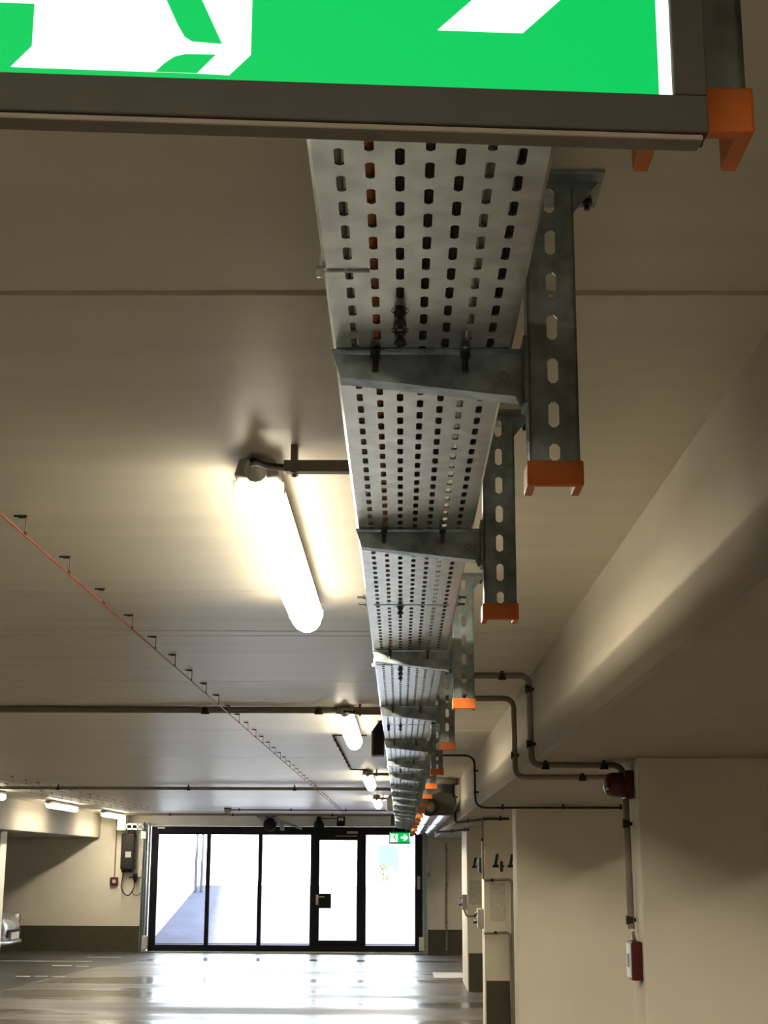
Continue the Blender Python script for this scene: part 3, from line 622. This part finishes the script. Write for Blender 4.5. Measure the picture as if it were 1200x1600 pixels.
# switches and boxes on the far pillars
for (x, y, z, lab, nm) in ((0.865, 15.95, 1.10, 'grey switch box on left face of the pillar numbered 44', 'switch_box'), (0.90, 20.75, 1.15, 'grey switch box on left face of the farthest pillar', 'switch_box')):
    s = empty(nm, (x, y, z), lab, 'switch')
    MB().box(-0.065, 0.0, -0.10, 0.10, -0.10, 0.10, 0.008).build('housing', M['grey'], s)
    MB().lathe([(0, -0.04), (0.022, -0.04), (0.022, 0), ], (-0.065, 0, -0.03), 'x', 10).build('knob', M['bolt'], s)
    MB().lathe([(0, -0.02), (0.016, -0.02), (0.016, 0)], (-0.065, 0, 0.05), 'x', 10).build('button', M['bolt'], s)
dbx = empty('black_box', (0.865, 15.95, 1.64), 'narrow black box on left face of the pillar numbered 44', 'box')
MB().box(-0.045, 0, -0.08, 0.08, -0.075, 0.075, 0.006).build('housing', M['rubber'], dbx)
MB().box(-0.050, -0.044, -0.06, 0.06, -0.055, 0.055, 0.002).build('lid', M['dark'], dbx)
conduit('pillar_conduit', [(0.855, 15.78, SZR - 0.02), (0.855, 15.78, 1.5)], 0.012, 'thin conduit down left edge of the pillar numbered 44', [((0.855, 15.78, 1.9), (1, 0, 0))], clen=0.0)
conduit('pillar_conduit', [(0.87, 15.78, 1.49), (1.155, 15.78, 1.50), (1.155, 15.78, 0.02)], 0.014, 'upper horizontal conduit on the numbered pillar turning down its right side', [((0.95, 15.78, 1.49), (0, 1, 0))], rad=0.04, clen=0.0)
conduit('pillar_conduit', [(0.862, 15.78, 0.96), (1.125, 15.78, 0.97), (1.14, 15.78, 0.02)], 0.014, 'lower horizontal conduit on the numbered pillar below the notice', [((0.98, 15.78, 0.965), (0, 1, 0))], rad=0.04, clen=0.0)
conduit('pillar_conduit', [(0.86, 20.7, 1.06), (0.89, 20.58, 0.97), (1.13, 20.58, 0.98)], 0.013, 'short horizontal conduit on farthest pillar beside the switch boxes', [((1.0, 20.58, 0.975), (0, 1, 0))], rad=0.03, clen=0.0)
yh = empty('yellow_hose', (1.19, 15.5, 0.0), 'yellow hose end lying at the foot of the numbered pillar', 'hose')
MB().tube(rounded([(-0.07, 0, 0.025), (0.0, 0.06, 0.03), (0.05, 0.1, 0.10), (0.18, 0.12, 0.11)], 0.08), 0.022, 8).build('hose', M['yellow'], yh)
MB().lathe([(0, -0.03), (0.028, -0.03), (0.028, 0.0), (0, 0)], (-0.07, 0, 0.029), 'x', 10).build('coupling', M['bolt'], yh)

# ------------------------------------------------------------------ ventilation duct under the ceiling, right of the tray
dv = empty('ventilation_duct', (0.44, 16.6, 2.29), 'shiny twin ventilation ducts under ceiling between tray and beam', 'duct')
for x in (-0.09, 0.095):
    MB().tube([(x, 0.1, -0.02), (x, 2.0, -0.02), (x, 11.6, -0.03)], 0.082, 20, cap=True).build('duct_pipe', M['duct'], dv)
fc = MB(); fc.prism([(-0.175, -0.115), (0.14, -0.115), (0.165, -0.02), (0.12, 0.11), (-0.02, 0.13), (-0.10, 0.10), (-0.175, 0.02)], -0.15, 0.15, 'y'); fc.build('fan_casing', M['ductgrey'], dv)
MB().lathe([(0.062, -0.04), (0.095, -0.045), (0.100, 0.02), (0.062, 0.02), (0.062, -0.04)], (-0.125, -0.17, -0.03), 'y', 24).build('rubber_collar', M['rubber'], dv)
MB().lathe([(0, -0.02), (0.064, -0.02), (0.064, 0.02)], (-0.125, -0.17, -0.03), 'y', 24).build('end_disc', M['grey'], dv)
MB().lathe([(0.095, 0.08), (0.10, 0.29), (0.13, 0.29)], (0.06, 0.02, 0.0), 'z', 20).build('riser', M['ductgrey'], dv)
MB().lathe([(0.0, 0.22), (0.14, 0.22), (0.145, 0.25), (0.14, 0.285), (0, 0.285)], (0.06, 0.02, 0.0), 'z', 20).build('ceiling_collar', M['conduit'], dv)
for y in (4, 8):
    b = MB(); b.box(-0.19, 0.19, y, y + 0.03, -0.115, -0.105); b.box(-0.19, -0.18, y, y + 0.03, -0.11, 0.29); b.box(0.18, 0.19, y, y + 0.03, -0.11, 0.29); b.build('strap', M['galv'], dv)

# ------------------------------------------------------------------ exit signs
def exit_sign(origin, w, label, k=1.0, nm='exit_sign'):
    """backlit sign; local u to the right, v up, front towards -n"""
    root = empty(nm, origin, label, 'exit sign'); root.rotation_euler = (0, 0, math.atan2(w[1], w[0]))
    D = 0.013
    fr = MB()
    x0, x1, z0, z1 = -0.369, 0.0075, 0.0, 0.18
    e, t = 0.0185, 0.0225
    fr.box(x0 - e, x1 + e, -0.004, D, z0 - t, z0, 0.0012); fr.box(x0 - e, x1 + e, -0.004, D, z1, z1 + t, 0.0012)
    fr.box(x0 - e, x0, -0.004, D, z0, z1, 0.0012); fr.box(x1, x1 + e, -0.004, D, z0, z1, 0.0012)
    fr.box(x0 - e, x1 + e, D - 0.004, D, z0 - t, z1 + t)
    fr.build('frame', M['signframe'], root)
    MB().box(x0 - e + 0.003, x1 + e - 0.003, -0.002, D - 0.001, z0 - t - 0.0035, z0 - t, 0.001).build('lit_lip', M['litlip'], root)  # lit underside of the frame, put into a paler lip
    MB().box(x0, x1, 0.0005, 0.004, z0, z1).build('white_border', M['swhite'], root)
    MB().box(-0.3615, 0.0, -0.0002, 0.0006, z0, z1).build('green_panel', M['sgreen'], root)
    d = MB(); f0, f1 = -0.0007, -0.0001; X = lambda P: [(a, b) for a, b in P]
    # open doorway with the threshold seen in perspective
    d.prism(X([(-0.3414, 0.0174), (-0.3518, 0.0048), (-0.2748, 0.0047), (-0.2525, 0.0047), (-0.2353, 0.0043), (-0.2239, 0.017), (-0.2239, 0.155), (-0.3414, 0.155)]), f0, f1)
    d.prism(X([(-0.372 + 0.011, 0.0433), (-0.3416, 0.0433), (-0.3416, 0.056), (-0.361, 0.056)]), f0, f1)
    d.build('doorway', M['swhite'], root)
    g0, g1 = -0.0012, -0.0006; m = MB()
    # running figure: legs, body, arms, head
    m.prism(X([(-0.2960, 0.095), (-0.2707, 0.0486), (-0.2640, 0.0335), (-0.2600, 0.0262), (-0.2559, 0.0235), (-0.2396, 0.0226), (-0.2515, 0.0494), (-0.268, 0.100)]), g0, g1)
    m.prism(X([(-0.2748, 0.0046), (-0.2700, 0.0098), (-0.2650, 0.0138), (-0.2591, 0.0156), (-0.2429, 0.0159), (-0.2525, 0.0046)]), g0, g1)
    m.prism(X([(-0.3414, 0.066), (-0.3414, 0.054), (-0.318, 0.062), (-0.290, 0.084), (-0.300, 0.097), (-0.322, 0.076)]), g0, g1)
    m.prism(X([(-0.302, 0.088), (-0.268, 0.090), (-0.262, 0.125), (-0.275, 0.134), (-0.296, 0.130)]), g0, g1)
    m.prism(X([(-0.268, 0.126), (-0.245, 0.108), (-0.232, 0.112), (-0.234, 0.119), (-0.246, 0.117), (-0.264, 0.134)]), g0, g1)
    m.prism(X([(-0.296, 0.130), (-0.322, 0.112), (-0.330, 0.092), (-0.322, 0.090), (-0.314, 0.106), (-0.292, 0.120)]), g0, g1)
    m.prism(X([(-0.266 + 0.011 * math.cos(t * PI / 7), 0.1445 + 0.011 * math.sin(t * PI / 7)) for t in range(14)]), g0, g1)
    m.build('running_figure', M['sgreen'], root)
    a = MB()
    a.prism(X([(-0.122, 0.036), (-0.075, 0.036), (-0.021, 0.090), (-0.075, 0.144), (-0.122, 0.144), (-0.085, 0.107), (-0.160, 0.107), (-0.160, 0.073), (-0.085, 0.073)]), f0, f1)
    a.build('arrow', M['swhite'], root)
    for x in (-0.30, -0.06): MB().tube([(x, 0.006, z1 + t), (x, 0.006, TZ - 0.0005 - origin[2])], 0.004, 8).build('hanger', M['galv2'], root)
    return root
dx, dy = 0.1413 + 0.2152, 0.7346 - 0.7098; ln = math.hypot(dx, dy)
exit_sign((0.1413, 0.7346, 2.06), (dx / ln, dy / ln), 'large backlit green exit sign with white arrow filling the top')
exit_sign((0.165, 28.45, 2.045), (1, 0), 'small far exit sign hanging at the end of the tray')

# ------------------------------------------------------------------ parked car at the far left
def make_car():
    root = empty('parked_car', (-6.70, 26.45, 0), 'silver hatchback at far left edge, nose toward the aisle', 'car')
    # body sections along x (nose at 0, tail at -3.9): (x, half width, z low, belt z, roof z, roof half width)
    S = [(0.0, 0.42, 0.34, 0.55, 0.60, 0.36), (-0.06, 0.62, 0.24, 0.62, 0.70, 0.52), (-0.22, 0.76, 0.20, 0.70, 0.80, 0.60), (-0.55, 0.82, 0.20, 0.80, 0.90, 0.64), (-0.95, 0.84, 0.20, 0.88, 0.98, 0.64),
         (-1.15, 0.84, 0.20, 0.90, 1.06, 0.62), (-1.75, 0.84, 0.20, 0.92, 1.42, 0.56), (-2.2, 0.84, 0.20, 0.92, 1.48, 0.55), (-3.1, 0.84, 0.20, 0.94, 1.46, 0.54), (-3.6, 0.80, 0.22, 0.96, 1.30, 0.52), (-3.85, 0.72, 0.30, 0.94, 1.0, 0.5)]
    mb = MB(); vs = []; n = 14
    for (x, w, z0, zb, zr, rw) in S:
        half = [(0, z0), (w * 0.7, z0), (w * 0.97, z0 + 0.12), (w, (z0 + zb) / 2), (w * 0.97, zb), (rw, zr - 0.03), (rw * 0.8, zr), (0, zr + 0.01)]
        ring = [(x, a, b) for a, b in half] + [(x, -a, b) for a, b in half[-2:0:-1]]
        vs += ring; n = len(ring)
    fs = [(i * n + j, i * n + (j + 1) % n, (i + 1) * n + (j + 1) % n, (i + 1) * n + j) for i in range(len(S) - 1) for j in range(n)]
    fs += [tuple(range(n)), tuple(range((len(S) - 1) * n, len(S) * n))[::-1]]
    mb.add(vs, fs, True); body = mb.build('body', M['carpaint'], root)
    sm = body.modifiers.new('round', 'SUBSURF'); sm.levels = 1; sm.render_levels = 2
    ws = MB(); ws.add([(-1.13, -0.60, 1.05), (-1.13, 0.60, 1.05), (-1.73, 0.53, 1.415), (-1.73, -0.53, 1.415)], [(0, 1, 2, 3)]); ws.build('windscreen', M['carglass'], root)
    for s in (-1, 1):
        sg = MB(); sg.add([(-1.35, s * 0.79, 0.97), (-3.4, s * 0.79, 0.99), (-3.1, s * 0.60, 1.40), (-1.85, s * 0.60, 1.38)], [(0, 1, 2, 3)]); sg.build('side_window', M['carglass'], root)
        MB().lathe([(0, -0.06), (0.07, -0.05), (0.11, 0.0), (0.10, 0.06), (0, 0.06)], (-0.14, s * 0.60, 0.66), 'x', 16).build('headlamp', M['lens'], root)
        MB().lathe([(0.075, 0.062), (0.09, 0.066), (0.10, 0.05)], (-0.14, s * 0.60, 0.66), 'x', 16).build('lamp_ring', M['dark'], root)
        mr = MB(); mr.box(-1.45, -1.30, s * 0.84, s * 1.0, 0.98, 1.10, 0.03); mr.build('door_mirror', M['dark'], root)
        for x in (-0.78, -3.1):
            wh = MB(); wh.lathe([(0.0, 0.0), (0.16, 0.0), (0.19, 0.02), (0.28, 0.02), (0.30, 0.0), (0.30, -0.17), (0, -0.17)], (x, 0.84 if s > 0 else -0.67, 0.30), 'y', 22); wh.build('wheel', M['rubber'], root)
            MB().lathe([(0, 0.025), (0.05, 0.03), (0.17, 0.01), (0.19, 0.022), (0.19, -0.02)], (x, 0.845 if s > 0 else -0.845 - 0.0, 0.30), 'y', 22).build('hub_cap', M['zinc'], root)
    MB().prism([(-0.45, 0.40), (0.45, 0.40), (0.40, 0.52), (-0.40, 0.52)], -0.02, 0.012, 'x').build('grille', M['dark'], root)
    MB().box(0.010, 0.026, -0.26, 0.26, 0.36, 0.475, 0.003).build('number_plate', M['white'], root)
    MB().tube([(-0.10, -0.66, 0.31), (0.0, -0.42, 0.31), (0.025, 0, 0.31), (0.0, 0.42, 0.31), (-0.10, 0.66, 0.31)], 0.035, 8).build('bumper_strip', M['carpaint'], root)
    return root
make_car()

# shrub outside, seen faintly through the right pane
sh = empty('shrub', (-0.45, YG + 11.5, 1.12), 'faint leafy shrub outside below the teal board', 'shrub')
lf = MB()
for i in range(260):
    a, e, r = R.random() * 2 * PI, R.random() * PI - PI / 2, 0.35 * R.random() ** 0.4
    c = Vector((r * math.cos(a) * math.cos(e), 0.3 * r * math.sin(a) * math.cos(e), 0.28 + 0.7 * r * math.sin(e))); u = Vector((R.gauss(0, 1), R.gauss(0, 1), R.gauss(0, 1))).normalized(); v = u.orthogonal().normalized()
    lf.add([c - u * 0.045, c + v * 0.02, c + u * 0.045, c - v * 0.02], [(0, 1, 2, 3)])
lf = lf.build('foliage', M['leaf'], sh); lf['kind'] = 'stuff'
MB().tube([(0, 0, 0), (0.02, 0, 0.3)], 0.02, 6).build('stem', M['conduit'], sh)
